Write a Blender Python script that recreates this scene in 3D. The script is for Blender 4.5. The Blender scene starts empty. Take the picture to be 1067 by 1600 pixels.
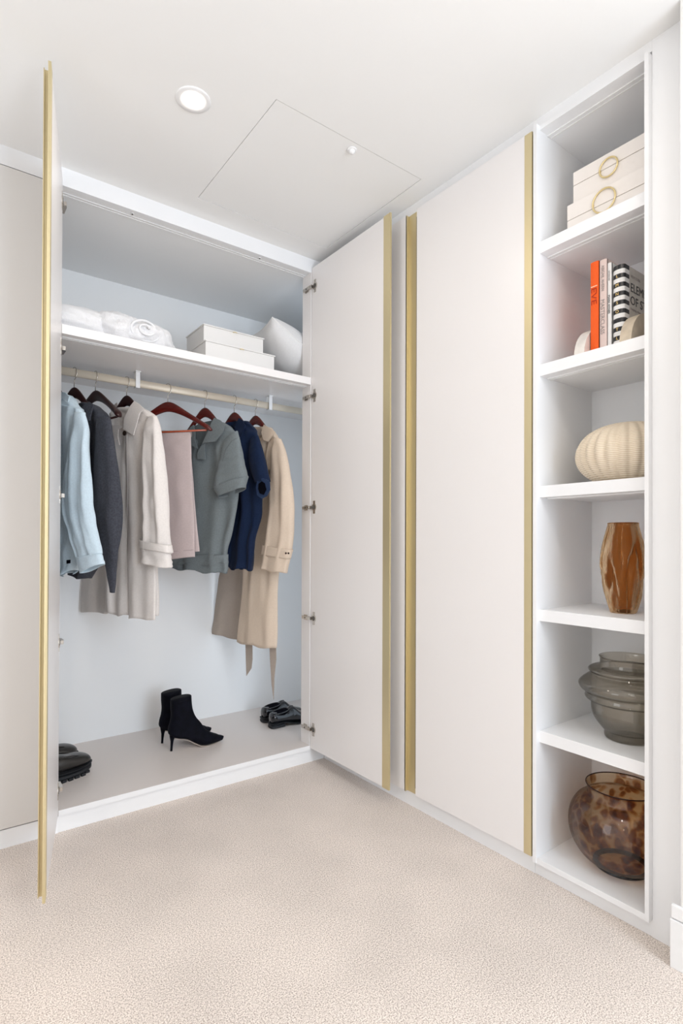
import bpy, bmesh, math, random
from math import sin, cos, pi, radians
from mathutils import Vector, Matrix, noise
random.seed(7)
C = bpy.context.scene.collection
S = bpy.context.scene

# ------------------------------------------------------------------ camera
W, H = 1067, 1600
F, CX, CY = 868.12, 533.5, 840.65
YAW, PITCH, ROLL = radians(36.847), radians(.415), radians(.1994)
CAM = Vector((-1.5427, -2.1883, 1.0395))
_f = Vector((sin(YAW), cos(YAW), 0)); _r = Vector((cos(YAW), -sin(YAW), 0)); _u = Vector((0, 0, 1))
_f2 = _f*cos(PITCH)+_u*sin(PITCH); _u2 = _u*cos(PITCH)-_f*sin(PITCH)
_r2 = _r*cos(ROLL)+_u2*sin(ROLL); _u3 = _u2*cos(ROLL)-_r*sin(ROLL)
cd = bpy.data.cameras.new('camera'); cam = bpy.data.objects.new('camera', cd); C.objects.link(cam)
cam.matrix_world = Matrix(((_r2.x, _u3.x, -_f2.x, CAM.x), (_r2.y, _u3.y, -_f2.y, CAM.y), (_r2.z, _u3.z, -_f2.z, CAM.z), (0, 0, 0, 1)))
cd.sensor_fit = 'VERTICAL'; cd.sensor_height = 36; cd.lens = F*36/H
cd.shift_y = (CY-H/2)/H; cd.clip_start = .02
S.camera = cam

# ------------------------------------------------------------------ world, lamps, exposure
wd = bpy.data.worlds.new('sky'); S.world = wd; wd.use_nodes = True
wd.node_tree.nodes['Background'].inputs[0].default_value = (.75, .87, 1, 1)
wd.node_tree.nodes['Background'].inputs[1].default_value = 2.5
def area(name, loc, rot, sx, sy, power, col):
    l = bpy.data.lights.new(name, 'AREA'); l.shape = 'RECTANGLE'; l.size = sx; l.size_y = sy; l.energy = power; l.color = col
    o = bpy.data.objects.new(name, l); C.objects.link(o); o.location = loc; o.rotation_euler = rot
    return o
area('daylight', (-.62, -4.1, 1.30), (radians(90), 0, 0), 1.0, 2.1, 88, (.78, .88, 1))
area('ceiling_fill', (-.8, -2.5, 1.45), (radians(180), 0, 0), .6, .6, 13, (1, .96, .92))  # added fill aimed upward to brighten the ceiling, no fixture behind it
area('daylight_side', (-3.1, -1.15, 1.25), (radians(90), 0, radians(-90)), .9, 1.9, 15, (.93, .96, 1))
S.view_settings.view_transform = 'Standard'; S.view_settings.look = 'None'
S.view_settings.gamma = 1; S.view_settings.use_curve_mapping = False
S.view_settings.exposure = -0.66
S.cycles.use_denoising = True
S.cycles.max_bounces = 14; S.cycles.diffuse_bounces = 6; S.cycles.transmission_bounces = 12
S.cycles.sample_clamp_indirect = 6
CEIL = 2.382

# ------------------------------------------------------------------ materials
def mat(name, col, rough=.5, *a, spec=.5, **k):
    m = mat_(name, col, rough, *a, **k); m.node_tree.nodes['Principled BSDF'].inputs['Specular IOR Level'].default_value = spec
    return m
def mat_(name, col, rough=.5, metal=0, bump=0, bscale=200, var=0, vscale=30, sheen=0, trans=0, ior=1.45, emit=0, coat=0, stretch=None, vcol=None):
    m = bpy.data.materials.new(name); m.use_nodes = True; nt = m.node_tree; b = nt.nodes['Principled BSDF']
    b.inputs['Base Color'].default_value = (*col, 1); b.inputs['Roughness'].default_value = rough; b.inputs['Metallic'].default_value = metal
    b.inputs['IOR'].default_value = ior; b.inputs['Transmission Weight'].default_value = trans
    b.inputs['Sheen Weight'].default_value = sheen; b.inputs['Coat Weight'].default_value = coat
    if emit:
        b.inputs['Emission Color'].default_value = (*col, 1); b.inputs['Emission Strength'].default_value = emit
    tc = nt.nodes.new('ShaderNodeTexCoord'); mp = nt.nodes.new('ShaderNodeMapping')
    nt.links.new(tc.outputs['Object'], mp.inputs[0])
    if stretch: mp.inputs['Scale'].default_value = stretch
    if var:
        n = nt.nodes.new('ShaderNodeTexNoise'); n.inputs['Scale'].default_value = vscale; n.inputs['Detail'].default_value = 4
        nt.links.new(mp.outputs[0], n.inputs['Vector'])
        mx = nt.nodes.new('ShaderNodeMix'); mx.data_type = 'RGBA'
        c2 = vcol or tuple(c*(1-var) for c in col)
        mx.inputs['A'].default_value = (*c2, 1); mx.inputs['B'].default_value = (*col, 1)
        rp = nt.nodes.new('ShaderNodeMapRange'); rp.inputs[1].default_value = .35; rp.inputs[2].default_value = .65
        nt.links.new(n.outputs['Fac'], rp.inputs[0]); nt.links.new(rp.outputs[0], mx.inputs['Factor'])
        nt.links.new(mx.outputs['Result'], b.inputs['Base Color'])
    if bump:
        n = nt.nodes.new('ShaderNodeTexNoise'); n.inputs['Scale'].default_value = bscale; n.inputs['Detail'].default_value = 3
        nt.links.new(mp.outputs[0], n.inputs['Vector'])
        bp = nt.nodes.new('ShaderNodeBump'); bp.inputs['Strength'].default_value = bump; bp.inputs['Distance'].default_value = .002
        nt.links.new(n.outputs['Fac'], bp.inputs['Height']); nt.links.new(bp.outputs[0], b.inputs['Normal'])
    return m
M = {}
M['paint'] = mat('ceiling_paint', (.86, .86, .85), .9)
M['wall'] = mat('wall_paint', (.80, .79, .77), .8)
M['door'] = mat('satin_lacquer', (.85, .825, .815), .30)
M['unit'] = mat('unit_lacquer', (.86, .865, .875), .42)
M['inner'] = mat('interior_board', (.86, .865, .865), .5)
M['base'] = mat('base_board', (.77, .71, .675), .36)
M['gold'] = mat('brushed_gold', (.73, .63, .39), .45, .85, bump=.08, bscale=60, stretch=(40, 40, .6))
M['golddark'] = mat('gold_slot', (.12, .09, .04), .6)
M['champ'] = mat('champagne_metal', (.66, .58, .47), .45, .25)
M['alu'] = mat('aluminium_lip', (.95, .95, .95), .35, .9)
M['nickel'] = mat('nickel', (.62, .58, .53), .25, 1)
M['nickdark'] = mat('hinge_cup', (.10, .09, .08), .5)
M['white'] = mat('white_plastic', (.85, .85, .85), .4)
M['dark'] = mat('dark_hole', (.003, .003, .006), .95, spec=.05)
M['wood'] = mat('cherry_lacquer', (.115, .009, .006), .22, var=.35, vscale=30, stretch=(1, 1, 8), coat=.4)
M['woodlt'] = mat('cherry_lacquer_light', (.42, .075, .025), .25, var=.25, vscale=30, stretch=(1, 1, 8), coat=.4)
M['wooddk'] = mat('dark_lacquer', (.022, .004, .004), .3, coat=.1, spec=.3)
M['lamp'] = mat('lamp_lens', (1, .93, .84), .5, emit=28)

# ------------------------------------------------------------------ helpers
class MB:
    def __init__(s): s.v = []; s.f = []
    def add(s, vs, fs):
        n = len(s.v); s.v += [tuple(v) for v in vs]; s.f += [tuple(i+n for i in f) for f in fs]; return s
    def box(s, a, b):
        x0, x1 = sorted((a[0], b[0])); y0, y1 = sorted((a[1], b[1])); z0, z1 = sorted((a[2], b[2]))
        return s.add([(x0, y0, z0), (x1, y0, z0), (x1, y1, z0), (x0, y1, z0), (x0, y0, z1), (x1, y0, z1), (x1, y1, z1), (x0, y1, z1)],
                     [(0, 3, 2, 1), (4, 5, 6, 7), (0, 1, 5, 4), (1, 2, 6, 5), (2, 3, 7, 6), (3, 0, 4, 7)])
    def prism(s, pts, z0, z1):
        n = len(pts)
        return s.add([(p[0], p[1], z0) for p in pts]+[(p[0], p[1], z1) for p in pts],
                     [tuple(range(n))[::-1], tuple(range(n, 2*n))]+[(i, (i+1) % n, n+(i+1) % n, n+i) for i in range(n)])
    def rings(s, rings, c0=True, c1=True):
        k = len(rings[0]); vs = [p for r in rings for p in r]; fs = []
        for i in range(len(rings)-1):
            for j in range(k):
                fs.append((i*k+j, i*k+(j+1) % k, (i+1)*k+(j+1) % k, (i+1)*k+j))
        if c0: fs.append(tuple(range(k))[::-1])
        if c1: fs.append(tuple(range((len(rings)-1)*k, len(rings)*k)))
        return s.add(vs, fs)
    def tube(s, pts, r, k=10, caps=True):
        pts = [Vector(p) for p in pts]; rs = []
        up = None
        for i, p in enumerate(pts):
            t = (pts[min(i+1, len(pts)-1)]-pts[max(i-1, 0)]).normalized()
            if up is None: up = t.orthogonal().normalized()
            up = (up-t*up.dot(t)).normalized(); sd = t.cross(up)
            rr = r[i] if isinstance(r, (list, tuple)) else r
            rs.append([p+up*rr*cos(2*pi*j/k)+sd*rr*sin(2*pi*j/k) for j in range(k)])
        return s.rings(rs, caps, caps)
    def lathe(s, prof, c, k=64, c0=True, c1=False, fn=None):
        rs = []
        for r, z in prof:
            ring = []
            for j in range(k):
                a = 2*pi*j/k; rr = fn(r, a, z) if fn else r
                ring.append((c[0]+rr*cos(a), c[1]+rr*sin(a), c[2]+z))
            rs.append(ring)
        return s.rings(rs, c0, c1)
    def build(s, name, m, parent=None, smooth=False, bevel=0, loc=None, **kw):
        me = bpy.data.meshes.new(name)
        o = bpy.data.objects.new(name, me); C.objects.link(o)
        off = Vector((0, 0, 0))
        if parent is not None:
            r = parent
            while r.parent: r = r.parent
            off = Vector(r['_o']); o.parent = parent
        elif loc: off = Vector(loc); o.location = loc
        o['_o'] = tuple(off)
        me.from_pydata([tuple(Vector(v)-off) for v in s.v], [], s.f); me.update()
        bm = bmesh.new(); bm.from_mesh(me)
        bmesh.ops.recalc_face_normals(bm, faces=bm.faces)
        if bevel: bmesh.ops.bevel(bm, geom=bm.edges[:], offset=bevel, segments=2, affect='EDGES', profile=.7)
        bm.to_mesh(me); bm.free()
        if smooth:
            for p in me.polygons: p.use_smooth = True
        if m: me.materials.append(m)
        for k, v in kw.items(): o[k] = v
        return o
def box(name, a, b, m, parent=None, bevel=0, **kw): return MB().box(a, b).build(name, m, parent, bevel=bevel, **kw)
def thing(name, label, cat, loc, group=None):
    o = bpy.data.objects.new(name, None); C.objects.link(o); o.empty_display_size = .05
    o.location = loc; o['label'] = label; o['category'] = cat; o['_o'] = tuple(loc)
    if group: o['group'] = group
    return o
def mod(o, kind, **kw):
    m = o.modifiers.new(kind.lower(), kind)
    for k, v in kw.items(): setattr(m, k, v)
    return m
def raydir(px, py): return _r2*((px-CX)/F)-_u3*((py-CY)/F)+_f2

# ------------------------------------------------------------------ setting
K = 'structure'
# carpet
cm = bpy.data.materials.new('carpet'); cm.use_nodes = True; nt = cm.node_tree; b = nt.nodes['Principled BSDF']
b.inputs['Roughness'].default_value = .95; b.inputs['Sheen Weight'].default_value = .25
tc = nt.nodes.new('ShaderNodeTexCoord')
def nz(sc, det=2):
    n = nt.nodes.new('ShaderNodeTexNoise'); n.inputs['Scale'].default_value = sc; n.inputs['Detail'].default_value = det
    nt.links.new(tc.outputs['Object'], n.inputs['Vector']); return n
n1 = nz(300, 3); n2 = nz(3.2, 3)
cr = nt.nodes.new('ShaderNodeValToRGB'); cr.color_ramp.elements[0].position = .34; cr.color_ramp.elements[1].position = .60
cr.color_ramp.elements[0].color = (.40, .325, .275, 1); cr.color_ramp.elements[1].color = (.95, .85, .775, 1)
nt.links.new(n1.outputs['Fac'], cr.inputs[0])
mr = nt.nodes.new('ShaderNodeMapRange'); mr.inputs[1].default_value = .35; mr.inputs[2].default_value = .65; mr.inputs[3].default_value = .88; mr.inputs[4].default_value = 1.0
nt.links.new(n2.outputs['Fac'], mr.inputs[0])
vm = nt.nodes.new('ShaderNodeVectorMath'); vm.operation = 'SCALE'
nt.links.new(cr.outputs[0], vm.inputs[0]); nt.links.new(mr.outputs[0], vm.inputs['Scale']); nt.links.new(vm.outputs[0], b.inputs['Base Color'])
bp = nt.nodes.new('ShaderNodeBump'); bp.inputs['Strength'].default_value = .45; bp.inputs['Distance'].default_value = .004
nt.links.new(n1.outputs['Fac'], bp.inputs['Height']); nt.links.new(bp.outputs[0], b.inputs['Normal'])
box('floor', (-3.3, -4.3, -.05), (.1, .8, 0), cm, kind=K)
# ceiling with a hole for the hatch
hx0, hx1, hy0, hy1 = -.70, -.083, -.726, -.120
cb = MB()
for a, c in (((-3.3, -4.3), (hx0, .8)), ((hx1, -4.3), (.6, .8)), ((hx0, -4.3), (hx1, hy0)), ((hx0, hy1), (hx1, .8))):
    cb.box((a[0], a[1], CEIL), (c[0], c[1], CEIL+.06))
cb.build('ceiling', M['paint'], kind=K)
# walls
XR = -.06
box('wall_right', (0, -1.60, 0), (.03, -1.5035, CEIL), M['unit'], kind=K)
box('wall_right', (XR, -4.3, 0), (.03, -1.597, CEIL), M['wall'], kind=K)
box('wall_left', (-3.36, -4.3, 0), (-3.3, .8, CEIL), M['wall'], kind=K)
wr = MB(); wx0, wx1, wz0, wz1 = -1.2, -.1, .2, 2.3
wr.box((-3.3, -4.36, 0), (wx0, -4.3, CEIL)).box((wx1, -4.36, 0), (.03, -4.3, CEIL)).box((wx0, -4.36, 0), (wx1, -4.3, wz0)).box((wx0, -4.36, wz1), (wx1, -4.3, CEIL))
wr.build('wall_rear', M['wall'], kind=K)
wf = MB().box((wx0, -4.35, wz0), (wx0+.05, -4.29, wz1)).box((wx1-.05, -4.35, wz0), (wx1, -4.29, wz1)).box((wx0, -4.35, wz0), (wx1, -4.29, wz0+.05)).box((wx0, -4.35, wz1-.05), (wx1, -4.29, wz1)).box((-.67, -4.35, wz0), (-.63, -4.29, wz1))
wf.build('window_1', M['white'], kind=K)
# adjoining panelled run left of the open wardrobe
M['panel'] = mat('shaded_panel', (.73, .71, .685), .4)  # darkened lacquer: shade left of the open door put into the colour
box('wall_back', (-3.3, 0, .066), (-1.157, .02, 2.312), M['panel'], kind=K, bevel=.001)
box('wall_back', (-3.3, .02, 0), (-1.36, .05, CEIL), M['unit'], kind=K)
box('trim_1', (-3.3, .002, 2.316), (.0, .02, CEIL), M['unit'], kind=K)
box('baseboard_back', (-3.3, .003, 0), (-1.157, .02, .062), M['unit'], kind=K)
box('baseboard_right', (XR-.012, -4.3, 0), (XR, -1.576, .118), M['white'], kind=K, bevel=.002)
box('trim_2', (XR-.010, -4.3, .121), (XR, -1.578, .153), M['white'], kind=K, bevel=.002)

# ------------------------------------------------------------------ ceiling things
h = thing('access_hatch', 'square flush white access hatch in the ceiling', 'hatch', (-.39, -.42, CEIL))
g = .0022
box('panel', (hx0+g, hy0+g, CEIL+.001), (hx1-g, hy1-g, CEIL+.02), M['paint'], h)
box('frame', (hx0-.01, hy0-.01, CEIL+.0605), (hx1+.01, hy1+.01, CEIL+.07), M['wall'], h)
d = thing('downlight', 'round white recessed downlight glowing in the ceiling', 'light', (-.90, -.572, CEIL))
MB().lathe([(.027, -.0015), (.036, -.0022), (.050, -.004), (.0525, -.001), (.0525, .0)], (-.90, -.572, CEIL), 48, False, False).build('frame', M['white'], d, smooth=True)
MB().lathe([(.028, -.0025), (.024, -.006), (.012, -.009), (.001, -.010)], (-.90, -.572, CEIL), 48, False, True).build('lens', M['lamp'], d)
sl = bpy.data.lights.new('downlight_beam', 'AREA'); sl.shape = 'DISK'; sl.size = .065; sl.energy = 5.5; sl.color = (1, .88, .75)
so = bpy.data.objects.new('downlight_beam', sl); C.objects.link(so); so.location = (-.90, -.572, CEIL-.006)
for x, y, e in ((-.9, -1.9, 6), (-2.2, -2.2, 8), (-.9, -3.2, 6)):
    s2 = sl.copy(); s2.energy = e; o2 = bpy.data.objects.new('downlight_beam', s2); C.objects.link(o2); o2.location = (x, y, CEIL-.006)
wl = bpy.data.lights.new('warm_spot', 'SPOT'); wl.energy = 34; wl.color = (1, .62, .30); wl.spot_size = radians(46); wl.spot_blend = .9; wl.shadow_soft_size = .04
wo = bpy.data.objects.new('warm_spot', wl); C.objects.link(wo); wo.location = (-1.95, -1.12, CEIL-.01)
dc = thing('sprinkler_cap', 'small round white dome cap on the ceiling hatch edge', 'sensor', (-.383, -.693, CEIL))
MB().lathe([(.017, 0), (.017, -.003), (.014, -.004)], (-.383, -.693, CEIL), 32, True, True).build('base', M['white'], dc, smooth=False)
MB().lathe([(.011, -.004), (.010, -.010), (.006, -.013), (.001, -.014)], (-.383, -.693, CEIL), 24, False, True).build('dome', M['white'], dc, smooth=True)

# ------------------------------------------------------------------ open wardrobe
wz = thing('wardrobe', 'open built-in wardrobe with two swung doors and hanging rail', 'wardrobe', (-.62, .33, 0), )
XL, XRR, DB = -1.36, .34, .675
BZ = .0805
box('back_panel', (XL, DB, .0), (XRR, DB+.018, CEIL), M['inner'], wz)
box('side_panel', (XL-.018, .05, .0), (XL, DB, CEIL), M['inner'], wz)
box('side_panel', (XRR, .0, .0), (XRR+.018, DB+.018, CEIL), M['inner'], wz)
box('top_panel', (XL, .02, 2.318), (XRR, DB, 2.338), M['inner'], wz)
OUT = [(-1.1565, .0), (-.0882, .0), (-.0882, .0735), (XRR, .0735), (XRR, DB), (XL, DB), (XL, .0735), (-1.1565, .0735)]
MB().prism([(-1.1565, .0)]+[(-.0, .0)]+OUT[3:], .060, BZ).build('base_panel', M['base'], wz)
box('front_edge', (-1.156, -.0012, .0605), (-.0, .0, BZ), M['white'], wz)
box('plinth', (-1.157, .007, 0), (0, .02, .0595), M['white'], wz)
box('jamb', (-.088, 0.0002, BZ), (-.0, .073, 2.318), M['door'], wz, bevel=.001)
box('jamb', (-1.30, .021, BZ), (-1.157, .073, 2.318), M['door'], wz)
sh = MB().prism(OUT, 1.784, 1.817).build('shelf', M['door'], wz, bevel=.0008)
def led(parent, a, b, z, ax):   # aluminium light channel let into an underside: two lips and a diffuser
    for k, (o0, o1, dz, m) in enumerate(((0, .006, .003, M['white']), (.006, .016, .0008, M['inner']), (.016, .022, .003, M['white']))):
        if ax == 'x': box(('lip', 'diffuser', 'lip')[k], (a[0], a[1]+o0, z-dz), (b[0], a[1]+o1, z+.001), m, parent)
        else: box(('lip', 'diffuser', 'lip')[k], (a[0]+o0, a[1], z-dz), (a[0]+o1, b[1], z+.001), m, parent)
c = MB().box((-1.15, .033, 1.7835), (-.0885, .052, 1.7842)).build('light_channel', M['inner'], wz); led(c, (-1.15, .033), (-.0885, 0), 1.7838, 'x')
c = MB().box((-1.15, .045, 2.3175), (-.0885, .065, 2.3182)).build('light_channel', M['inner'], wz); led(c, (-1.15, .045), (-.0885, 0), 2.3178, 'x')
for px, py in ((212.6, 324), (413.4, 396)):
    r = raydir(px, py); t = (2.318-CAM.z)/r.z; p = CAM+r*t
    bb = MB().lathe([(.0065, 0), (.006, -.004)], (p.x, max(p.y, .028), 2.318), 20, True, True).build('door_buffer', M['white'], wz)
    MB().lathe([(.0032, -.0042), (.0030, -.0052)], (p.x, max(p.y, .028), 2.318), 16, True, True).build('core', M['dark'], bb)
# rail
RY, RZ = .30, 1.733
ring = lambda x: [(x, RY+.0075*cos(a), RZ+.0172*sin(a)) for a in [2*pi*j/24 for j in range(24)]]
rail = MB().rings([ring(XL), ring(XRR)]).build('hanging_rail', M['champ'], wz, smooth=True)
for x in (-.803, -.141):
    mb = MB().box((x-.009, RY-.014, RZ-.019), (x+.009, RY-.0105, 1.784)).box((x-.009, RY+.0105, RZ-.019), (x+.009, RY+.014, 1.784)).box((x-.009, RY-.014, RZ-.022), (x+.009, RY+.014, RZ-.0175)).box((x-.011, RY-.02, 1.780), (x+.011, RY+.02, 1.784))
    mb.build('rail_bracket', M['white'], wz, bevel=.0006)
# hinges: built for a door on the right jamb (inner face x=-.085) ; mirrored transform for the left one
DZ0, DZ1 = .070, 2.336
def hinge(parent, P, z):
    # P maps local (along door from hinge a, out from inner face n) to xy ; arm runs into the cabinet (a<0)
    def bx(mb, a0, a1, n0, n1, z0, z1):
        q = [P(a0, n0), P(a1, n0), P(a1, n1), P(a0, n1)]
        mb.add([(x, y, z0) for x, y in q]+[(x, y, z1) for x, y in q], [(0, 3, 2, 1), (4, 5, 6, 7), (0, 1, 5, 4), (1, 2, 6, 5), (2, 3, 7, 6), (3, 0, 4, 7)])
    mb = MB(); bx(mb, .018, .034, 0, .002, z-.030, z+.030)
    q = [Vector((*P(.026+.017*cos(t), .003), z+.017*sin(t))) for t in [2*pi*j/20 for j in range(20)]]
    q2 = [Vector((*P(.026+.017*cos(t), 0), z+.017*sin(t))) for t in [2*pi*j/20 for j in range(20)]]
    mb.rings([q2, q])
    bx(mb, -.004, .014, .004, .014, z-.008, z+.006)
    hg = mb.build('hinge', M['nickel'], parent)
    q = [Vector((*P(.027+.011*cos(t), .0038), z+.011*sin(t))) for t in [2*pi*j/16 for j in range(16)]]; q2 = [Vector((*P(.027+.011*cos(t), .0031), z+.011*sin(t))) for t in [2*pi*j/16 for j in range(16)]]
    MB().rings([q2, q]).build('cup', M['nickdark'], hg)
    return hg
def leaf(A, dirv, nrm, width, name_label):
    """door leaf: A = inner-face hinge corner, dirv along leaf, nrm toward the inner face side"""
    P = lambda a, n: (A[0]+dirv[0]*a+nrm[0]*n, A[1]+dirv[1]*a+nrm[1]*n)
    GW = .040; T = .020
    dr = MB().prism([P(0, 0), P(width-GW, 0), P(width-GW, -T), P(0, -T)], DZ0, DZ1).build('door', M['door'], wz, bevel=.0009)
    # brushed gold edge profile: inner strip, deep channel, outer lip
    mb = MB()
    for a0, a1, n0, n1 in ((width-GW+.0002, width, -.0025, .0005), (width-GW+.0002, width-GW+.003, -T-.0005, -.002), (width-GW+.0002, width-GW+.010, -T-.0005, -T+.002), (width-.003, width, -.007, -.002)):
        mb.prism([P(a0, n0), P(a1, n0), P(a1, n1), P(a0, n1)], DZ0-.002, DZ1+.004)
    hp = mb.build('handle_profile', M['gold'], dr)
    for a0, a1, n0 in ((width-.036, width-.022, -.0031), (width-.0055, width-.0035, -.0031)):
        MB().prism([P(a0, n0), P(a1, n0), P(a1, n0+.0006), P(a0, n0+.0006)], DZ0+.01, DZ1-.01).build('slot', M['golddark'], hp)
    for z in (2.243, 1.7265, 1.2022, .682, .1626):
        hg = hinge(dr, P, z)
    return P, dr
P, dr = leaf((-.085, -.004), (0, -1), (-1, 0), .553, '')
for z in (2.243, 1.7265, 1.2022, .682, .1626):     # hinge arms on the jamb face x=-.10
    mb = MB().box((-.1005, -.006, z-.007), (-.0885, .052, z+.006)).box((-.0915, .018, z-.013), (-.0885, .046, z+.012))
    hb = mb.build('hinge_arm', M['nickel'], wz, bevel=.001)
    MB().tube([(-.1004, .024, z-.001), (-.1012, .024, z-.001)], .004, 12).build('screw', M['nickdark'], hb)
dv = Vector((-.120, -.511, 0)).normalized(); nv = Vector((-dv.y, dv.x, 0))
P2, dl = leaf((-1.158, -.003), (dv.x, dv.y), (nv.x, nv.y), .527, '')
for z in (2.243, 1.7265, 1.2022, .682, .1626):
    mb = MB().box((-1.1565, -.004, z-.007), (-1.1435, .042, z+.005)).box((-1.1565, .012, z-.012), (-1.154, .040, z+.010))
    mb.build('hinge_arm', M['nickel'], wz, bevel=.001)

# ------------------------------------------------------------------ closed wardrobe on the right wall
cw = thing('wardrobe', 'closed tall wardrobe with gold handle strips on the right wall', 'wardrobe', (0, -.58, 0))
box('carcass', (0.0, -1.150, .0), (.03, .0, CEIL), M['unit'], cw)
D0, D1 = .060, 2.338
dA = box('door', (-.020, -.577, D0), (-.001, -.012, D1), M['door'], cw, bevel=.0009)
mb = MB().box((-.0205, -.581, D0-.002), (-.001, -.5775, D1)).box((-.007, -.6355, D0-.002), (-.001, -.581, D1)).box((-.0205, -.583, D0-.002), (-.019, -.577, D1))
mb.box((-.012, -.6355, D0-.002), (-.007, -.632, D1))
hp = mb.build('handle_profile', M['gold'], dA)
box('slot', (-.0074, -.627, D0+.02), (-.0069, -.623, D1-.02), M['golddark'], hp)
dB = box('door', (-.020, -1.1235, D0), (-.001, -.638, D1), M['door'], cw, bevel=.0009)
box('handle_profile', (-.0203, -1.1505, D0-.001), (-.002, -1.1238, D1), M['gold'], dB)

# ------------------------------------------------------------------ bookcase
bc = thing('bookcase', 'tall open white bookcase with six compartments', 'bookcase', (.15, -1.34, 0))
YL, YR, XB = -1.168, -1.535, .305
box('side_panel', (-.020, YL, .045), (XB, -1.155, 2.352), M['unit'], bc, bevel=.0008)
box('side_panel', (.031, YR-.016, .045), (XB, YR, 2.352), M['unit'], bc)
box('stile', (-.020, -1.5033, .045), (.030, -1.4925, 2.342), M['unit'], bc, bevel=.0008)
FR = lambda x: [(x, YL), (x, -1.4923), (.031, -1.4923), (.031, YR), (XB, YR), (XB, YL)]
box('back_panel', (XB+.0003, YR-.016, 0), (XB+.015, -1.155, CEIL), M['unit'], bc)
MB().prism(FR(.0012), 2.338, 2.352).build('top_panel', M['unit'], bc)
box('top_fascia', (0, -1.5033, 2.3525), (.02, -1.1505, CEIL), M['unit'], bc)
box('front_edge', (-.004, -1.4925, 2.338), (.001, YL, 2.352), M['unit'], bc)
MB().prism(FR(-.018), .045, .062).build('base_panel', M['unit'], bc, bevel=.0008)
box('plinth', (.002, -1.5035, 0), (.02, -1.1505, .0448), M['unit'], bc)
SH = (1.985, 1.598, 1.217, .831, .453)
for z in SH: 
    s = MB().prism(FR(-.003), z-.036, z).build('shelf', M['unit'], bc, bevel=.0008)
    if z > 1.1: led(s, (.036, YR+.001), (.036, YL-.001), z-.0362, 'y')
c = MB().box((.04, YR, 2.3375), (.05, YL-.001, 2.3385)).build('light_channel', M['inner'], bc); led(c, (.036, YR), (.036, YL-.001), 2.3378, 'y')

# ------------------------------------------------------------------ bookcase contents
M['cream'] = mat('cream_board', (.86, .81, .765), .55)
M['brass'] = mat('pale_brass', (.80, .66, .36), .3, 1)
def decor_box(x0, x1, y0, y1, z0, z1, seam, ry, rz, rr, label):
    t = thing('storage_box', label, 'box', ((x0+x1)/2, (y0+y1)/2, z0), 'cream boxes on the top shelf of the bookcase')
    box('body', (x0, y0, z0), (x1, y1, seam-.0008), M['cream'], t, bevel=.002)
    box('lid', (x0-.0004, y0-.0004, seam+.0008), (x1, y1, z1), M['cream'], t, bevel=.002)
    n = 40; pts = [(x0-.005, ry+rr*cos(2*pi*k/n), rz+rr*sin(2*pi*k/n)) for k in range(n+1)]
    MB().tube(pts, .0026, 8, False).build('ring_pull', M['brass'], t, smooth=True)
    MB().tube([(x0-.006, ry+rr, rz), (x0+.001, ry+rr, rz)], .003, 8).build('ring_post', M['brass'], t)
decor_box(.05, .28, -1.52, -1.229, 1.985, 2.088, 2.040, -1.348, 2.046, .034, 'larger lower cream box with gold ring, top compartment of bookcase')
decor_box(.065, .275, -1.515, -1.240, 2.088, 2.192, 2.150, -1.354, 2.147, .027, 'smaller upper cream box with gold ring, stacked on the larger box')

def textmesh(body, size, extr=.0004, align='LEFT', width=1):
    cu = bpy.data.curves.new('t', 'FONT'); cu.body = body; cu.size = size; cu.extrude = extr; cu.align_x = align; cu.resolution_u = 3
    o = bpy.data.objects.new('t', cu); C.objects.link(o)
    me = bpy.data.meshes.new_from_object(o.evaluated_get(bpy.context.evaluated_depsgraph_get()))
    vs = [(v.co.x*width, v.co.y, v.co.z) for v in me.vertices]; fs = [tuple(p.vertices) for p in me.polygons]
    bpy.data.objects.remove(o); bpy.data.curves.remove(cu); bpy.data.meshes.remove(me)
    return vs, fs
def lettering(body, size, O, X, Y, m, parent, extr=.0003, width=1, align='CENTER', name='lettering'):
    vs, fs = textmesh(body, size, extr, align, width); X = Vector(X); Y = Vector(Y); N = X.cross(Y); O = Vector(O)
    return MB().add([O+X*a+Y*b_+N*c_ for a, b_, c_ in vs], fs).build(name, m, parent)
M['orange'] = mat('orange_cloth', (.86, .115, .012), .75, bump=.3, bscale=900)
M['orange_dark'] = mat('orange_print', (.42, .03, .003), .7)
M['orange_light'] = mat('pale_foil', (1, .62, .42), .5)
M['pinkb'] = mat('blush_cover', (.72, .58, .54), .6)
M['greyprint'] = mat('grey_print', (.33, .29, .28), .6)
M['whiteb'] = mat('white_cover', (.80, .79, .78), .4)
M['blackb'] = mat('black_gloss', (.02, .02, .022), .25)
M['pages'] = mat('paper', (.78, .74, .67), .8, var=.2, vscale=600, stretch=(1, 8, .1))
M['goldp'] = mat('gold_foil', (.86, .62, .25), .35, .6)
XS = .05
def book(y0, y1, h, dpt, m, label, name='book', round_=.004, xs=XS):
    # y0 > y1 ; spine faces -x
    z = SH[1]; t = thing(name, label, 'book', (xs+dpt/2, (y0+y1)/2, z), 'books between the stone bookends')
    ym = (y0+y1)/2; hw = (y0-y1)/2
    pts = [(xs+round_*(1-cos(a)), ym+hw*(-cos(a/1) if 0 else sin(a))) for a in [pi/2*(k/6-1)*1 for k in range(13)]]
    mb = MB().prism([(p[0], p[1]) for p in pts]+[(xs+round_+.004, ym+hw), (xs+round_+.004, ym-hw)][::1], z, z+h)
    mb.build('spine', m, t)
    mb = MB().box((xs+round_, y0-.0025, z), (xs+dpt, y0, z+h)).box((xs+round_, y1, z), (xs+dpt, y1+.0025, z+h)); mb.build('cover', m, t)
    box('pages', (xs+round_+.004, y1+.0026, z+.004), (xs+dpt-.004, y0-.0026, z+h-.004), M['pages'], t)
    return t
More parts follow.
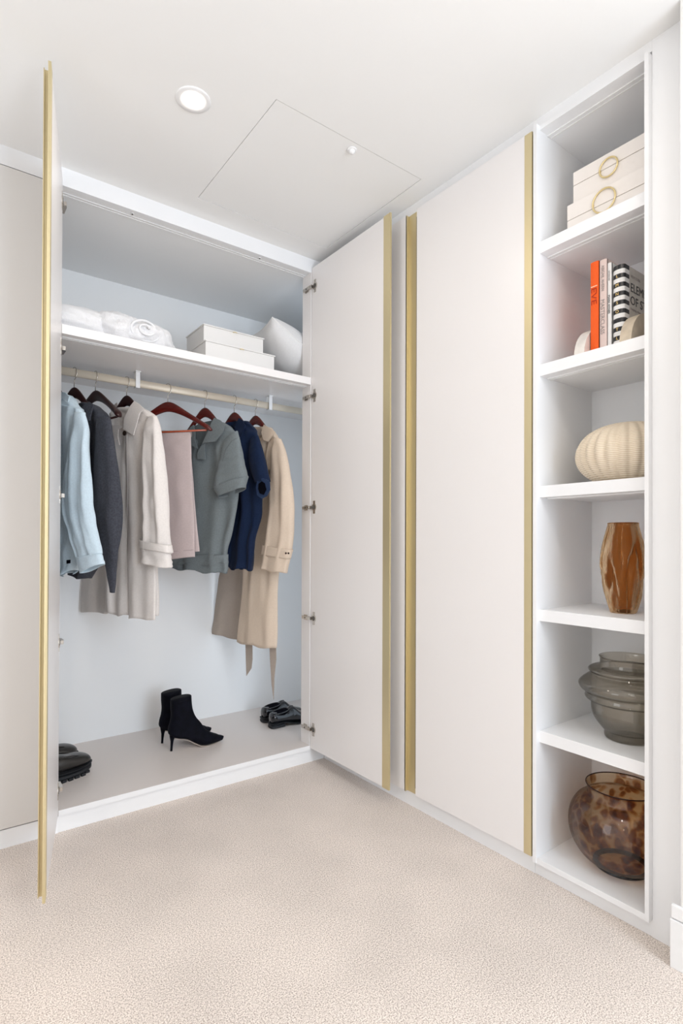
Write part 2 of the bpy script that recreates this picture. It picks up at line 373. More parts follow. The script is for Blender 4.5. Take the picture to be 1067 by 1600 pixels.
xd = (0, 0, -1); yd = (0, -1, 0)   # spine text runs downward; letter tops point ... viewer faces +x
def spine_text(body, size, zc, yc, m, t, xs=XS, width=1):
    # reading downward on a spine facing -x: text direction -z, letter up toward +y side flipped -> right of viewer
    return lettering(body, size, (xs-.0004, yc, zc), (0, 0, -1), (0, -1, 0), m, t, width=width)
t = book(-1.303, -1.3285, .281, .20, M['orange'], 'slim orange clothbound book, leftmost in the row')
lettering('EVE', .024, (XS-.0006, -1.3075, SH[1]+.178), (0, 0, -1), (0, -1, 0), M['orange_dark'], t, width=1.35)
box('foil_bar', (XS-.0006, -1.3255, SH[1]+.206), (XS+.0005, -1.306, SH[1]+.2085), M['orange_light'], t)
t = book(-1.3315, -1.3535, .277, .21, M['pinkb'], 'blush pink hardback book beside the orange book')
lettering('ABIGAIL AHERN', .0125, (XS-.0006, -1.3385, SH[1]+.222), (0, 0, -1), (0, -1, 0), M['greyprint'], t, width=.85)
lettering('MASTERCLASS', .0165, (XS-.0006, -1.3365, SH[1]+.108), (0, 0, -1), (0, -1, 0), M['greyprint'], t, width=.98)
t = book(-1.3555, -1.3675, .260, .19, M['whiteb'], 'thin white book between the blush and striped books')
lettering('MARK HYNES', .009, (XS-.0006, -1.3582, SH[1]+.138), (0, 0, -1), (0, -1, 0), M['blackb'], t)
lettering('INTERIORS', .006, (XS-.0006, -1.3595, SH[1]+.222), (0, 0, -1), (0, -1, 0), M['greyprint'], t)
# striped book: procedural geometry stripes on a rounded spine
ys0, ys1, hh = -1.370, -1.404, .243; xs = XS; z = SH[1]
t = thing('book', 'black and white striped book with gold spine letters', 'book', (xs+.1, -1.387, z), 'books between the stone bookends')
ym, hw = (ys0+ys1)/2, (ys0-ys1)/2
def spine_ring(zz):
    out = [(xs+.010+.022, ym+hw, zz)]
    out += [(xs+.010*(1-cos(a)), ym+hw*(1 if abs(sin(a)) > 1 else sin(a)), zz) for a in [pi/2-pi*k/12 for k in range(13)]]
    out += [(xs+.010+.022, ym-hw, zz), (xs+.03, ym, zz)]
    return out
nb = 19; bh = hh/nb
for k in range(nb+0):
    z1 = z+hh-bh*k; z0 = z1-bh
    sp = MB().rings([spine_ring(z0), spine_ring(z1)]).build('spine_band', M['blackb'] if k % 2 == 0 else M['whiteb'], t)
LB = {2: 'L', 4: 'M', 6: 'N', 8: 'S', 10: 'O', 14: 'T', 16: 'L'}
for k, ch in LB.items():
    zc = z+hh-bh*(k+.5)
    lettering(ch, .012, (xs-.0006, ym+.002, zc-.0042), (0, -1, 0), (0, 0, 1), M['goldp'], t)
M['coverp'] = mat('printed_cover', (.66, .62, .57), .5, var=.15, vscale=40)
box('cover', (xs+.032, ys1, z), (xs+.20, ys1+.0025, z+hh), M['coverp'], t)
box('cover', (xs+.032, ys0-.0025, z), (xs+.20, ys0, z+hh), M['coverp'], t)
box('pages', (xs+.033, ys1+.0026, z+.004), (xs+.196, ys0-.0026, z+hh-.004), M['pages'], t)
cx = lambda *a: lettering(*a)
def cover_text(body, size, x, zz, m, width=1, align='LEFT'):
    lettering(body, size, (x, ys1-.0005, zz), (1, 0, 0), (0, 0, 1), m, t, width=width, align=align)
cover_text('NEW YORK', .011, xs+.040, z+.213, M['greyprint'])
cover_text('ELEMENTS', .036, xs+.038, z+.172, M['blackb'], .95)
cover_text('OF STYLE', .036, xs+.037, z+.135, M['blackb'], 1.05)
cover_text('Designing a Home', .009, xs+.038, z+.119, M['greyprint'])
box('cover_picture', (xs+.045, ys1-.0004, z+.065), (xs+.068, ys1+.001, z+.092), M['greyprint'], t)
mb = MB()
for k in range(5): mb.tube([(xs+.085+.012*k, ys1-.0006, z+.075+.008*k), (xs+.092+.012*k, ys1-.0006, z+.10+.006*(k % 3)), (xs+.10+.011*k, ys1-.0006, z+.08+.007*k)], .0009, 5)
mb.build('cover_sketch', M['greyprint'], t)
# bookends
M['stone'] = mat('travertine', (.66, .56, .43), .5, bump=.3, bscale=40, var=.25, vscale=22)
M['marble'] = mat('pale_marble', (.78, .74, .69), .4, var=.2, vscale=25)
def bookend(cx_, y0, y1, R_, m, label):
    t = thing('bookend', label, 'bookend', (cx_, (y0+y1)/2, SH[1]), 'stone bookends')
    n = 24; pr = [(cx_+R_*cos(pi*k/n), SH[1]+R_*sin(pi*k/n)) for k in range(n+1)]
    MB().rings([[(x, y0, z_) for x, z_ in pr], [(x, y1, z_) for x, z_ in pr]]).build('arch', m, t, bevel=0)
    return t
bookend(.122, -1.300, -1.268, .100, M['marble'], 'pale arched stone bookend left of the orange book')
bookend(.118, -1.407, -1.440, .100, M['stone'], 'beige arched travertine bookend right of the striped book')

# cream ribbed woven vase
M['woven'] = mat('woven_cream', (.80, .69, .54), .65)
nt = M['woven'].node_tree; b = nt.nodes['Principled BSDF']
tcn = nt.nodes.new('ShaderNodeTexCoord'); wv = nt.nodes.new('ShaderNodeTexWave'); wv.bands_direction = 'Z'; wv.inputs['Scale'].default_value = 60; wv.inputs['Distortion'].default_value = .5
nt.links.new(tcn.outputs['Object'], wv.inputs['Vector'])
mx = nt.nodes.new('ShaderNodeMix'); mx.data_type = 'RGBA'; mx.inputs['A'].default_value = (.66, .53, .38, 1); mx.inputs['B'].default_value = (.86, .77, .64, 1)
nt.links.new(wv.outputs['Fac'], mx.inputs['Factor']); nt.links.new(mx.outputs['Result'], b.inputs['Base Color'])
bp = nt.nodes.new('ShaderNodeBump'); bp.inputs['Strength'].default_value = .5; bp.inputs['Distance'].default_value = .0015
nt.links.new(wv.outputs['Fac'], bp.inputs['Height']); nt.links.new(bp.outputs[0], b.inputs['Normal'])
vc = (.155, -1.365, SH[2]); t = thing('vase', 'squat ribbed cream woven vase alone in its compartment', 'vase', vc)
prof = []
for k in range(33):
    a = -pi/2*.80+(pi*.5+pi/2*.80)*k/32*.97
    prof.append((.148*abs(cos(a))**.82, .088+.096*sin(a)*(1 if sin(a) > 0 else .96)))
z0 = prof[0][1]; prof = [(r, z_-z0) for r, z_ in prof]
rib = lambda r, a, z_: r*(1-.055*(abs(cos(a*13)))**3)
MB().lathe(prof, vc, 208, True, False, rib).build('body', M['woven'], t, smooth=True)
zt = prof[-1][1]
MB().tube([(vc[0]+prof[-1][0]*cos(a), vc[1]+prof[-1][0]*sin(a), vc[2]+zt) for a in [2*pi*k/40 for k in range(41)]], .003, 8, False).build('rim', M['woven'], t, smooth=True)

def glass(name, col, rough=.02, ior=1.45, mix=.15):
    m = bpy.data.materials.new(name); m.use_nodes = True; nt = m.node_tree
    for n in list(nt.nodes):
        if n.type != 'OUTPUT_MATERIAL': nt.nodes.remove(n)
    out = nt.nodes['Material Output']
    g_ = nt.nodes.new('ShaderNodeBsdfGlass'); g_.inputs['Roughness'].default_value = rough; g_.inputs['IOR'].default_value = ior; g_.inputs['Color'].default_value = (*col, 1)
    tr = nt.nodes.new('ShaderNodeBsdfTransparent'); tr.inputs['Color'].default_value = (*col, 1)
    ms = nt.nodes.new('ShaderNodeMixShader'); ms.inputs[0].default_value = mix
    nt.links.new(g_.outputs[0], ms.inputs[1]); nt.links.new(tr.outputs[0], ms.inputs[2]); nt.links.new(ms.outputs[0], out.inputs[0])
    return m, nt, g_, tr
def thin_glass(name, col, edge, ior=1.6):
    """blown glass wall: tinted see-through, darker where the wall is seen edge-on, mirror-like by Fresnel"""
    m = bpy.data.materials.new(name); m.use_nodes = True; nt = m.node_tree
    for n in list(nt.nodes):
        if n.type != 'OUTPUT_MATERIAL': nt.nodes.remove(n)
    out = nt.nodes['Material Output']
    tr = nt.nodes.new('ShaderNodeBsdfTransparent'); gl = nt.nodes.new('ShaderNodeBsdfGlossy'); gl.inputs['Roughness'].default_value = .03
    lw = nt.nodes.new('ShaderNodeLayerWeight'); lw.inputs['Blend'].default_value = .5
    pw = nt.nodes.new('ShaderNodeMath'); pw.operation = 'POWER'; pw.inputs[1].default_value = 4.0; nt.links.new(lw.outputs['Facing'], pw.inputs[0])
    fr = nt.nodes.new('ShaderNodeMath'); fr.operation = 'MULTIPLY_ADD'; fr.inputs[1].default_value = .55; fr.inputs[2].default_value = .07; nt.links.new(pw.outputs[0], fr.inputs[0])
    p2 = nt.nodes.new('ShaderNodeMath'); p2.operation = 'POWER'; p2.inputs[1].default_value = 2.2; nt.links.new(lw.outputs['Facing'], p2.inputs[0])
    cm_ = nt.nodes.new('ShaderNodeMix'); cm_.data_type = 'RGBA'; cm_.inputs['A'].default_value = (*col, 1); cm_.inputs['B'].default_value = (*edge, 1)
    nt.links.new(p2.outputs[0], cm_.inputs['Factor']); nt.links.new(cm_.outputs['Result'], tr.inputs['Color'])
    ms = nt.nodes.new('ShaderNodeMixShader'); nt.links.new(fr.outputs[0], ms.inputs[0])
    nt.links.new(tr.outputs[0], ms.inputs[1]); nt.links.new(gl.outputs[0], ms.inputs[2]); nt.links.new(ms.outputs[0], out.inputs[0])
    return m, nt, cm_
def shell(prof, th):
    # outer profile bottom->top, then inner back down
    inner = [(max(r-th, .002), max(z_, th*1.6)) for r, z_ in prof[::-1]]
    return prof+[(prof[-1][0]-th*.5, prof[-1][1]+th*.35)]+inner
# amber chiselled vase
gm, nt, g_, tr = glass('amber_glass', (.81, .60, .38), .03, 1.45, .2)
ng = nt.nodes.new('ShaderNodeTexNoise'); ng.inputs['Scale'].default_value = 45; bg = nt.nodes.new('ShaderNodeBump'); bg.inputs['Distance'].default_value = .004; bg.inputs['Strength'].default_value = .35
nt.links.new(ng.outputs['Fac'], bg.inputs['Height']); nt.links.new(bg.outputs[0], g_.inputs['Normal'])
vc = (.13, -1.362, SH[3]); t = thing('vase', 'tall chiselled amber glass vase on the middle shelf', 'vase', vc)
pz = [(.030, 0), (.037, .004), (.046, .035), (.055, .075), (.0615, .12), (.0625, .16), (.058, .20), (.050, .235), (.044, .258), (.0425, .267)]
def smoothp(p, n):
    out = []
    for i in range(n):
        u = i/(n-1)*(len(p)-1); k = min(int(u), len(p)-2); f = u-k
        a = p[max(k-1, 0)]; b_ = p[k]; c_ = p[k+1]; d_ = p[min(k+2, len(p)-1)]
        out.append(tuple(.5*(2*b_[q]+(c_[q]-a[q])*f+(2*a[q]-5*b_[q]+4*c_[q]-d_[q])*f*f+(3*b_[q]-a[q]-3*c_[q]+d_[q])*f**3) for q in range(len(b_))))
    return out
def chisel(r, a, z_):
    q = Vector((cos(a)*1.6, sin(a)*1.6, z_*9+3))
    d_, _ = noise.voronoi(q)
    e = (d_[1]-d_[0])
    ed = sin(pi*min(1, max(0, z_/.267)))**.4
    n1_ = abs(noise.noise(Vector((cos(a)*1.5+4, sin(a)*1.5, z_*6)))); n2_ = noise.noise(Vector((cos(a)*3, sin(a)*3+2, z_*14)))
    return r*(1-ed*(.13*max(0, .22-n1_)/.22+.05*max(0, .3-e)/.3+.05*n2_))
po = smoothp(pz, 60)
MB().lathe(po, vc, 128, True, False, chisel).build('body', gm, t, smooth=True)
MB().lathe([(max(r-.007, .004), max(z_, .012)) for r, z_ in po], vc, 96, True, False).build('inner_wall', gm, t, smooth=True)
MB().lathe([(.0425, .266), (.0425, .2685), (.039, .2695), (.0355, .2685), (.0355, .266)], vc, 64, False, False).build('rim', gm, t, smooth=True)
# smoke stepped vase
gm, nt, cmx = thin_glass('smoke_glass', (.86, .835, .79), (.50, .48, .45))
vc = (.15, -1.369, SH[4]); t = thing('vase', 'stepped smoky grey glass vase below the amber vase', 'vase', vc)
ps = [(.055, 0), (.064, .002), (.067, .008), (.067, .022), (.072, .027), (.088, .047), (.099, .066), (.103, .085), (.104, .103), (.106, .110), (.118, .116), (.121, .122), (.119, .130), (.122, .136), (.134, .146), (.139, .156), (.136, .165), (.122, .178), (.108, .188), (.104, .193), (.110, .199), (.111, .205), (.100, .211), (.083, .215), (.079, .221), (.079, .238), (.082, .2435)]
MB().lathe(shell(smoothp(ps, 130), .0028), vc, 96, True, True).build('body', gm, t, smooth=True)
# tortoiseshell bowl vase
gm, nt, cmx = thin_glass('tortoiseshell_glass', (.8, .6, .35), (.35, .22, .12))
tcn = nt.nodes.new('ShaderNodeTexCoord'); vo = nt.nodes.new('ShaderNodeTexVoronoi'); vo.inputs['Scale'].default_value = 34; vo.feature = 'F1'
mp = nt.nodes.new('ShaderNodeMapping'); mp.inputs['Scale'].default_value = (1, 1, .8)
nn = nt.nodes.new('ShaderNodeTexNoise'); nn.inputs['Scale'].default_value = 14
mxv = nt.nodes.new('ShaderNodeMix'); mxv.data_type = 'RGBA'; mxv.inputs['Factor'].default_value = .06
nt.links.new(tcn.outputs['Object'], mp.inputs[0]); nt.links.new(mp.outputs[0], nn.inputs['Vector'])
nt.links.new(mp.outputs[0], mxv.inputs['A']); nt.links.new(nn.outputs['Color'], mxv.inputs['B']); nt.links.new(mxv.outputs['Result'], vo.inputs['Vector'])
rp = nt.nodes.new('ShaderNodeValToRGB'); e = rp.color_ramp.elements
e[0].position = .34; e[0].color = (.38, .17, .07, 1); e[1].position = .56; e[1].color = (.90, .77, .58, 1)
ee = e.new(.45); ee.color = (.70, .43, .22, 1)
nt.links.new(vo.outputs['Distance'], rp.inputs[0]); nt.links.new(rp.outputs[0], cmx.inputs['A'])
vc = (.155, -1.345, .062); t = thing('vase', 'wide brown tortoiseshell glass bowl vase in the lowest compartment', 'vase', vc)
pb = [(.070, .008), (.085, .010), (.118, .035), (.142, .075), (.150, .115), (.145, .155), (.128, .187), (.108, .203), (.098, .209), (.096, .216), (.097, .232), (.100, .240)]
MB().lathe(smoothp(pb, 90), vc, 96, True, False).build('body', gm, t, smooth=True)
MB().lathe([(.066, 0), (.078, 0), (.080, .004), (.078, .009), (.066, .009), (.066, 0)], vc, 64, False, False).build('foot', M['blackb'], t, smooth=False)
MB().tube([(vc[0]+.0995*cos(a), vc[1]+.0995*sin(a), vc[2]+.2405) for a in [2*pi*k/64 for k in range(65)]], .0018, 6, False).build('rim', M['wooddk'], t, smooth=True)

# ------------------------------------------------------------------ hangers
def make_hanger(xh, phi, m, label, tipm=None, bar=True, bare=False):
    t = thing('clothes_hanger', label, 'hanger', (xh, RY, RZ+.0155), 'wooden hangers on the rail')
    t['group'] = 'wooden hangers on the rail'
    a = radians(phi); dd = Vector((sin(a), -cos(a), 0)); nn_ = Vector((-cos(a), -sin(a), 0)); O = Vector((xh, RY, 0))
    G = lambda u, n, z_: O+dd*u+nn_*n+Vector((0, 0, z_))
    top = 1.672
    rs = []; N = 48
    for k in range(N+1):
        s = -1+2*k/N; u = s*(.228 if bare else .185); q = abs(s)
        zc = top-.022-(.118 if bare else .170)*(math.sqrt(q*q+.03)-.1732)/.8416
        hh_ = .0125+.0105*math.exp(-(q/.32)**2)+(.003*(q-.9)*10 if q > .9 else 0)
        w_ = .0075+(.0095 if bare else .004)*q**2
        if k in (0, N): hh_ *= .25; w_ *= .35
        elif k in (1, N-1): hh_ *= .75; w_ *= .8
        fw = (.020 if bare else .0)*q**2
        rs.append([G(u, fw+w_*cos(b_)*(abs(cos(b_))**-.25 if abs(cos(b_)) > .01 else 1), zc+hh_*sin(b_)*(abs(sin(b_))**-.2 if abs(sin(b_)) > .01 else 1)) for b_ in [2*pi*j/16 for j in range(16)]])
    cut = N-7 if tipm else N
    MB().rings(rs).build('arms', m, t, smooth=True)
    if bare:
        MB().tube([G(-.200, .016, top-.139), G(.200, .016, top-.139)], .0042, 10).build('bar', tipm or m, t, smooth=True)
    pts = [G(0, 0, top-.01), G(0, 0, top+.028)]
    cz = RZ+.0155-.020+.003; R_ = .0235
    pts += [G(.004, 0, top+.034), G(.012, 0, top+.041)]
    for k in range(19):
        an = radians(-40+250*k/18)
        pts.append(G(R_*.72*cos(an), 0, cz+R_*sin(an)))
    MB().tube(pts, .0016, 8).build('hook', M['nickel'], t, smooth=True)
    return t
make_hanger(-1.225, 18, M['wood'], 'red-brown wooden hanger mostly hidden behind the left door', bare=True)
make_hanger(-1.13, 20, M['wood'], 'wooden hanger inside the light blue shirt')
make_hanger(-1.056, 25, M['wooddk'], 'dark wooden hanger holding the charcoal cardigan')
make_hanger(-.974, 15, M['wooddk'], 'near-black wooden hanger with bare arm before the stone trench coat', bare=True)
make_hanger(-.847, 24, M['wooddk'], 'dark red wooden hanger holding the stone trench coat')
make_hanger(-.666, 40, M['wood'], 'cherry wood hanger with bare arms holding mauve trousers', M['woodlt'], bare=True)
make_hanger(-.489, 25, M['wood'], 'dark cherry hanger inside the grey polo shirt')
make_hanger(-.337, 18, M['wood'], 'dark cherry hanger inside the navy polo shirt')
make_hanger(-.221, 16, M['wood'], 'dark cherry hanger holding the tan trench coat, nearest the right door')

# ------------------------------------------------------------------ garments
def fabric(name, col, rough=.9, var=.12, weave=700, bump=.25):
    return mat(name, col, rough, bump=bump, bscale=weave, var=var, vscale=160, sheen=.05, spec=.2)
def plane(xh, phi, yr=RY):
    a = radians(phi)
    return (Vector((xh, yr, 0)), Vector((sin(a), -cos(a), 0)), Vector((-cos(a), -sin(a), 0)))
def on(pl, px, py, off=0):
    O, dd, n = pl; o = O+n*off; r = raydir(px, py)
    return CAM+r*(((o-CAM).dot(n))/r.dot(n))
def drape(name, rows, pl, m, parent, thick=.03, off=0, nr=60, k=56, amp=.008, freq=9, seed=0, open_=True, pw=.75, ramp=True, crease=.9):
    """cloth tube hanging in the vertical plane pl. rows: (lx,ly,rx,ry[,thick]) sight points for its two edges"""
    rr = smoothp([tuple(r) if len(r) == 5 else tuple(r)+(thick,) for r in rows], nr)
    O, dd, n = pl; rings = []
    for i, (lx, ly, rx, ry, th) in enumerate(rr):
        v = i/(nr-1); L = on(pl, lx, ly, off); R_ = on(pl, rx, ry, off); c = (L+R_)/2; w = (R_-L)/2; wl = w.length
        env = (min(1, v*2.2) if ramp else 1)
        sight = (c-CAM).normalized(); w = w*max(.55, min(1, math.sqrt(max(.02, 1-(th*.6/max(wl, .01))**2))))
        ring = []
        for j in range(k):
            a = 2*pi*j/k; ca, sa = cos(a), sin(a)
            x = math.copysign(abs(ca)**pw, ca); y = math.copysign(abs(sa)**pw, sa)
            s = x*wl
            d_ = amp*env*(sin(s*freq*6.28+seed+v*1.3)*.6+sin(s*freq*11.1+seed*2.1-v*2.2)*.35+1.1*noise.noise(Vector((s*freq*.9, v*2.4, seed*3.7))))
            d_ += crease*amp*noise.noise(Vector((s*22, v*9, seed+9)))
            ring.append(c+w*x+n*(y*th+d_)+Vector((0, 0, amp*.5*v*v*sin(s*freq*5+seed))))
        rings.append(ring)
    o = MB().rings(rings, not open_ and True, not open_).build(name, m, parent, smooth=True)
    if open_: mod(o, 'SOLIDIFY', thickness=.0022, offset=-1)
    return o
def patch(name, poly, pl, m, parent, off=.03, th=.003, bend=0, sub=True):
    P_ = [on(pl, x, y, off) for x, y in poly]; n = pl[2]
    c = sum(P_, Vector())/len(P_); rad = max((p-c).length for p in P_)
    bm = bmesh.new(); vs = [bm.verts.new(p) for p in P_]; f = bm.faces.new(vs)
    bmesh.ops.subdivide_edges(bm, edges=bm.edges[:], cuts=3); bmesh.ops.triangulate(bm, faces=bm.faces[:])
    mb = MB(); bm.verts.index_update()
    mb.add([v.co+n*(bend*(1-((v.co-c).length/rad)**2)) for v in bm.verts], [tuple(v.index for v in f.verts) for f in bm.faces]); bm.free()
    o = mb.build(name, m, parent, smooth=False); mod(o, 'SOLIDIFY', thickness=th, offset=0)
    return o
def seam(name, pts, pl, m, parent, off=.03, r=.0009):
    return MB().tube([on(pl, x, y, off) for x, y in pts], r, 5).build(name, m, parent)
def garment(name, label, cat, xh): return thing(name, label, cat, (xh, RY, 1.60))
def button(px, py, pl, off, r, m, parent):
    p = on(pl, px, py, off); n = pl[2]
    return MB().tube([p, p+n*.003], r, 16).build('button', m, parent)

# light blue shirt
m = fabric('blue_linen', (.60, .72, .80), .9, .08); pl = plane(-1.13, 20)
g = garment('shirt', 'light blue long-sleeved linen shirt at the left end of the rail', 'shirt', -1.13)
drape('body', [(92, 613, 108, 618), (80, 626, 122, 636), (72, 645, 131, 648), (70, 720, 136, 720), (68, 800, 136, 810), (68, 860, 133, 860), (72, 903, 119, 893)], pl, m, g, .030, 0, amp=.012, freq=14, seed=1)
drape('sleeve', [(117, 646, 131, 644, .012), (111, 690, 136, 675, .02), (104, 750, 139, 740, .024), (103, 800, 142, 795, .024), (113, 838, 150, 838, .022), (122, 872, 158, 866, .02)], pl, m, g, .02, .034, amp=.006, freq=16, seed=2)
drape('cuff', [(122, 871, 157.5, 865), (127, 896, 161, 881)], pl, m, g, .020, .036, nr=8, amp=.002, freq=10)
patch('collar', [(94, 612), (104, 614), (109, 620), (107, 628), (98, 622), (92, 626)], pl, m, g, .034, .004, .004)
patch('tag', [(104, 875), (110, 874.5), (110, 880), (104, 881)], pl, M['dark'], g, .050, .001)
# charcoal cardigan
m = fabric('charcoal_wool', (.060, .063, .078), .95, .3, 500); pl = plane(-1.056, 25)
g = garment('cardigan', 'charcoal grey knitted cardigan between the blue shirt and stone trench', 'cardigan', -1.056)
drape('body', [(126, 634, 144, 630), (121, 645, 160, 640), (118, 670, 170, 662), (116, 740, 174, 740), (114, 820, 176, 810), (113, 860, 162, 870), (113, 899, 141, 904)], pl, m, g, .030, -.005, amp=.010, freq=9, seed=4)
drape('sleeve', [(152, 655, 171, 652, .012), (150, 700, 177, 690, .02), (149, 745, 185, 745, .024), (147, 800, 189, 800, .026), (153, 838, 187, 840, .024), (163, 868, 183.5, 872, .018), (168, 895, 181, 898, .013), (172, 924, 179, 926, .008)], pl, m, g, .02, .034, amp=.004, freq=10, seed=5)
patch('collar', [(125, 640), (140, 628), (147, 633), (144, 645), (141, 657), (131, 656.5)], pl, m, g, .050, .005, .004)
# stone trench coat
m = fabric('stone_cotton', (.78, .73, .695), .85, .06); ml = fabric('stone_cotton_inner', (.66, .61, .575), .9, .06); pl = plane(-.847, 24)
g = garment('trench_coat', 'stone coloured trench coat with dark collar button, left of the mauve trousers', 'coat', -.847)
drape('body', [(180, 640, 222, 636), (172, 650, 240, 648), (169, 672, 249, 668), (164, 740, 250, 740), (160, 810, 248, 820), (163, 880, 245, 890), (166, 957, 243, 965)], pl, m, g, .026, .0, amp=.013, freq=10, seed=7)
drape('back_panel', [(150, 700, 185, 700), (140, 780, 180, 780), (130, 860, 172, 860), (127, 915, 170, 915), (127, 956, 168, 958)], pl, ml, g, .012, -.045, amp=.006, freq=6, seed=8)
drape('front_flap', [(198, 664, 226, 656, .004), (197, 690, 230, 690, .006), (198, 760, 236, 760, .008), (199, 830, 240, 830), (200, 900, 243.5, 900), (201, 966, 243.5, 968)], pl, m, g, .010, .036, amp=.005, freq=8, seed=9)
drape('sleeve', [(230, 652, 245, 650, .012), (226, 680, 251, 672, .022), (224, 730, 256, 722, .028), (225, 790, 260, 780, .030), (224, 830, 262, 830, .030), (222, 862, 264, 866, .028)], pl, m, g, .025, .042, amp=.008, freq=14, seed=10)
drape('cuff', [(222, 852, 264, 858), (223, 880, 267, 887)], pl, m, g, .030, .044, nr=10, amp=.005, freq=8, seed=3)
drape('cuff_strap', [(220.5, 843, 266, 852), (220.5, 856, 268, 864)], pl, m, g, .034, .044, nr=6, amp=.001)
patch('collar', [(205, 635), (211, 627), (218, 631), (226, 639), (220, 646), (216, 660), (209, 680), (193, 670.5), (195, 655)], pl, m, g, .052, .004, .006)
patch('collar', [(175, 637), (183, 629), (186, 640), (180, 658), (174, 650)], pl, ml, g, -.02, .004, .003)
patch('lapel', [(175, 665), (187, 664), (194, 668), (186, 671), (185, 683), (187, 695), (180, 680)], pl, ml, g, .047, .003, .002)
patch('yoke_flap', [(220, 646), (243, 655), (236, 712), (223, 690), (216, 662)], pl, m, g, .034, .003, .003)
seam('placket_seam', [(198, 680), (199, 760), (197.5, 850), (199, 960)], pl, ml, g, .052, .0008)
button(195, 677, pl, .062, .0105, mat('horn', (.03, .018, .012), .3), g)
# mauve trousers
m = fabric('mauve_wool', (.56, .465, .455), .9, .06); pl = plane(-.666, 40)
g = garment('trousers', 'mauve trousers folded over the cherry hanger bar', 'trousers', -.666)
drape('back_leg', [(262, 680, 297, 680), (264, 740, 301, 740), (268, 800, 306, 800), (272, 865, 312, 862)], pl, m, g, .006, -.012, amp=.003, freq=6, seed=12)
drape('front_leg', [(252, 676.5, 298, 677.5, .005), (253, 700, 298.5, 700), (255, 760, 300, 760), (259, 820, 303, 815), (262, 874, 304, 870.5)], pl, m, g, .008, .012, amp=.003, freq=6, seed=13)
MB().tube([on(pl, 252, 677.5, 0), on(pl, 298, 678.5, 0)], .014, 14).build('fold', m, g, smooth=True)
seam('hem_stitch', [(263, 862), (303, 859)], pl, fabric('mauve_dark', (.33, .26, .255)), g, .022, .0007)  # hem line in a darker mauve
# grey polo
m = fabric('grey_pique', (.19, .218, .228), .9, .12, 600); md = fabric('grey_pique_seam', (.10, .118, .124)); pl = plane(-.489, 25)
g = garment('polo_shirt', 'grey short-sleeved polo shirt hanging right of the mauve trousers', 'shirt', -.489)
drape('body', [(303, 668, 350, 660), (290, 676, 364, 670), (281, 690, 370, 686), (276, 720, 372, 715), (272, 770, 371, 765), (270, 820, 365, 820), (269, 862, 355, 862), (270, 880, 354, 882)], pl, m, g, .030, .0, amp=.012, freq=8, seed=15)
drape('hem_band', [(268.5, 868, 355.5, 866), (270, 887, 354, 897)], pl, m, g, .032, .0, nr=8, amp=.011, freq=8, seed=15)
drape('sleeve', [(350, 690, 371, 673, .012), (346, 712, 377, 698, .024), (340, 738, 382, 722, .030), (334, 765, 387, 745, .032)], pl, m, g, .028, .038, amp=.003, freq=8, seed=16)
drape('sleeve_band', [(334, 763, 387, 743.5), (343, 778, 383, 762)], pl, m, g, .033, .038, nr=8, amp=.002, freq=8, seed=16)
patch('collar', [(332, 660), (336, 653), (345, 657), (352, 664), (349, 676), (337, 690.5), (320, 692), (315, 696), (322, 683), (328, 672)], pl, m, g, .050, .004, .006)
patch('collar', [(298, 668), (303, 664), (306, 676), (306, 690), (310, 702), (299, 695), (294, 680)], pl, m, g, .040, .004, .004)
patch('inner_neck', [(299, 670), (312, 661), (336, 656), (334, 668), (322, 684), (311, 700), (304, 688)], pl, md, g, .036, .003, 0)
patch('placket', [(313, 698), (320, 694), (321, 718), (308, 717), (309, 706)], pl, m, g, .047, .003, .001)
seam('placket_seam', [(308, 717), (308.5, 706), (314, 697)], pl, md, g, .050, .0008)
seam('placket_seam', [(308, 717.5), (320.5, 718.5)], pl, md, g, .050, .0007)
seam('shoulder_seam', [(371, 684), (362, 689), (352, 703), (347, 722)], pl, md, g, .066, .0007)
# navy polo
m = fabric('navy_pique', (.007, .017, .050), .85, .2, 600); mn = fabric('navy_edge', (.022, .042, .10)); pl = plane(-.337, 18)
g = garment('polo_shirt', 'navy blue short-sleeved polo shirt between the grey polo and tan coat', 'shirt', -.337)
drape('body', [(348, 664, 388, 658), (352, 670, 398, 670), (356, 690, 404, 686), (358, 740, 408, 740), (360, 790, 408, 790), (357, 840, 401, 840), (355, 886, 391.5, 892)], pl, m, g, .030, .0, amp=.014, freq=11, seed=18)
drape('sleeve', [(392, 688, 403, 680, .012), (390, 710, 409, 700, .022), (393, 735, 415, 725, .027), (400, 755, 421, 752, .025)], pl, m, g, .024, .034, amp=.002, freq=8, seed=19)
patch('sleeve_band', [(402, 752), (410, 747), (416, 749), (421, 752), (422, 765), (417, 775), (409, 779.5), (402, 774), (400, 762)], pl, mn, g, .058, .004, 0)
patch('sleeve_hollow_shade', [(404, 756), (409, 752), (413.5, 755), (416, 765), (412, 773), (406, 771), (403.5, 764)], pl, M['dark'], g, .062, .002, 0)  # flat black patch painting the shade inside the sleeve end
patch('collar', [(370, 662), (374, 653), (380, 657), (384, 665), (378, 680), (371, 690), (366, 680)], pl, m, g, .044, .004, .005)
seam('collar_edge', [(384, 664), (378, 680), (371, 690)], pl, mn, g, .050, .0008)
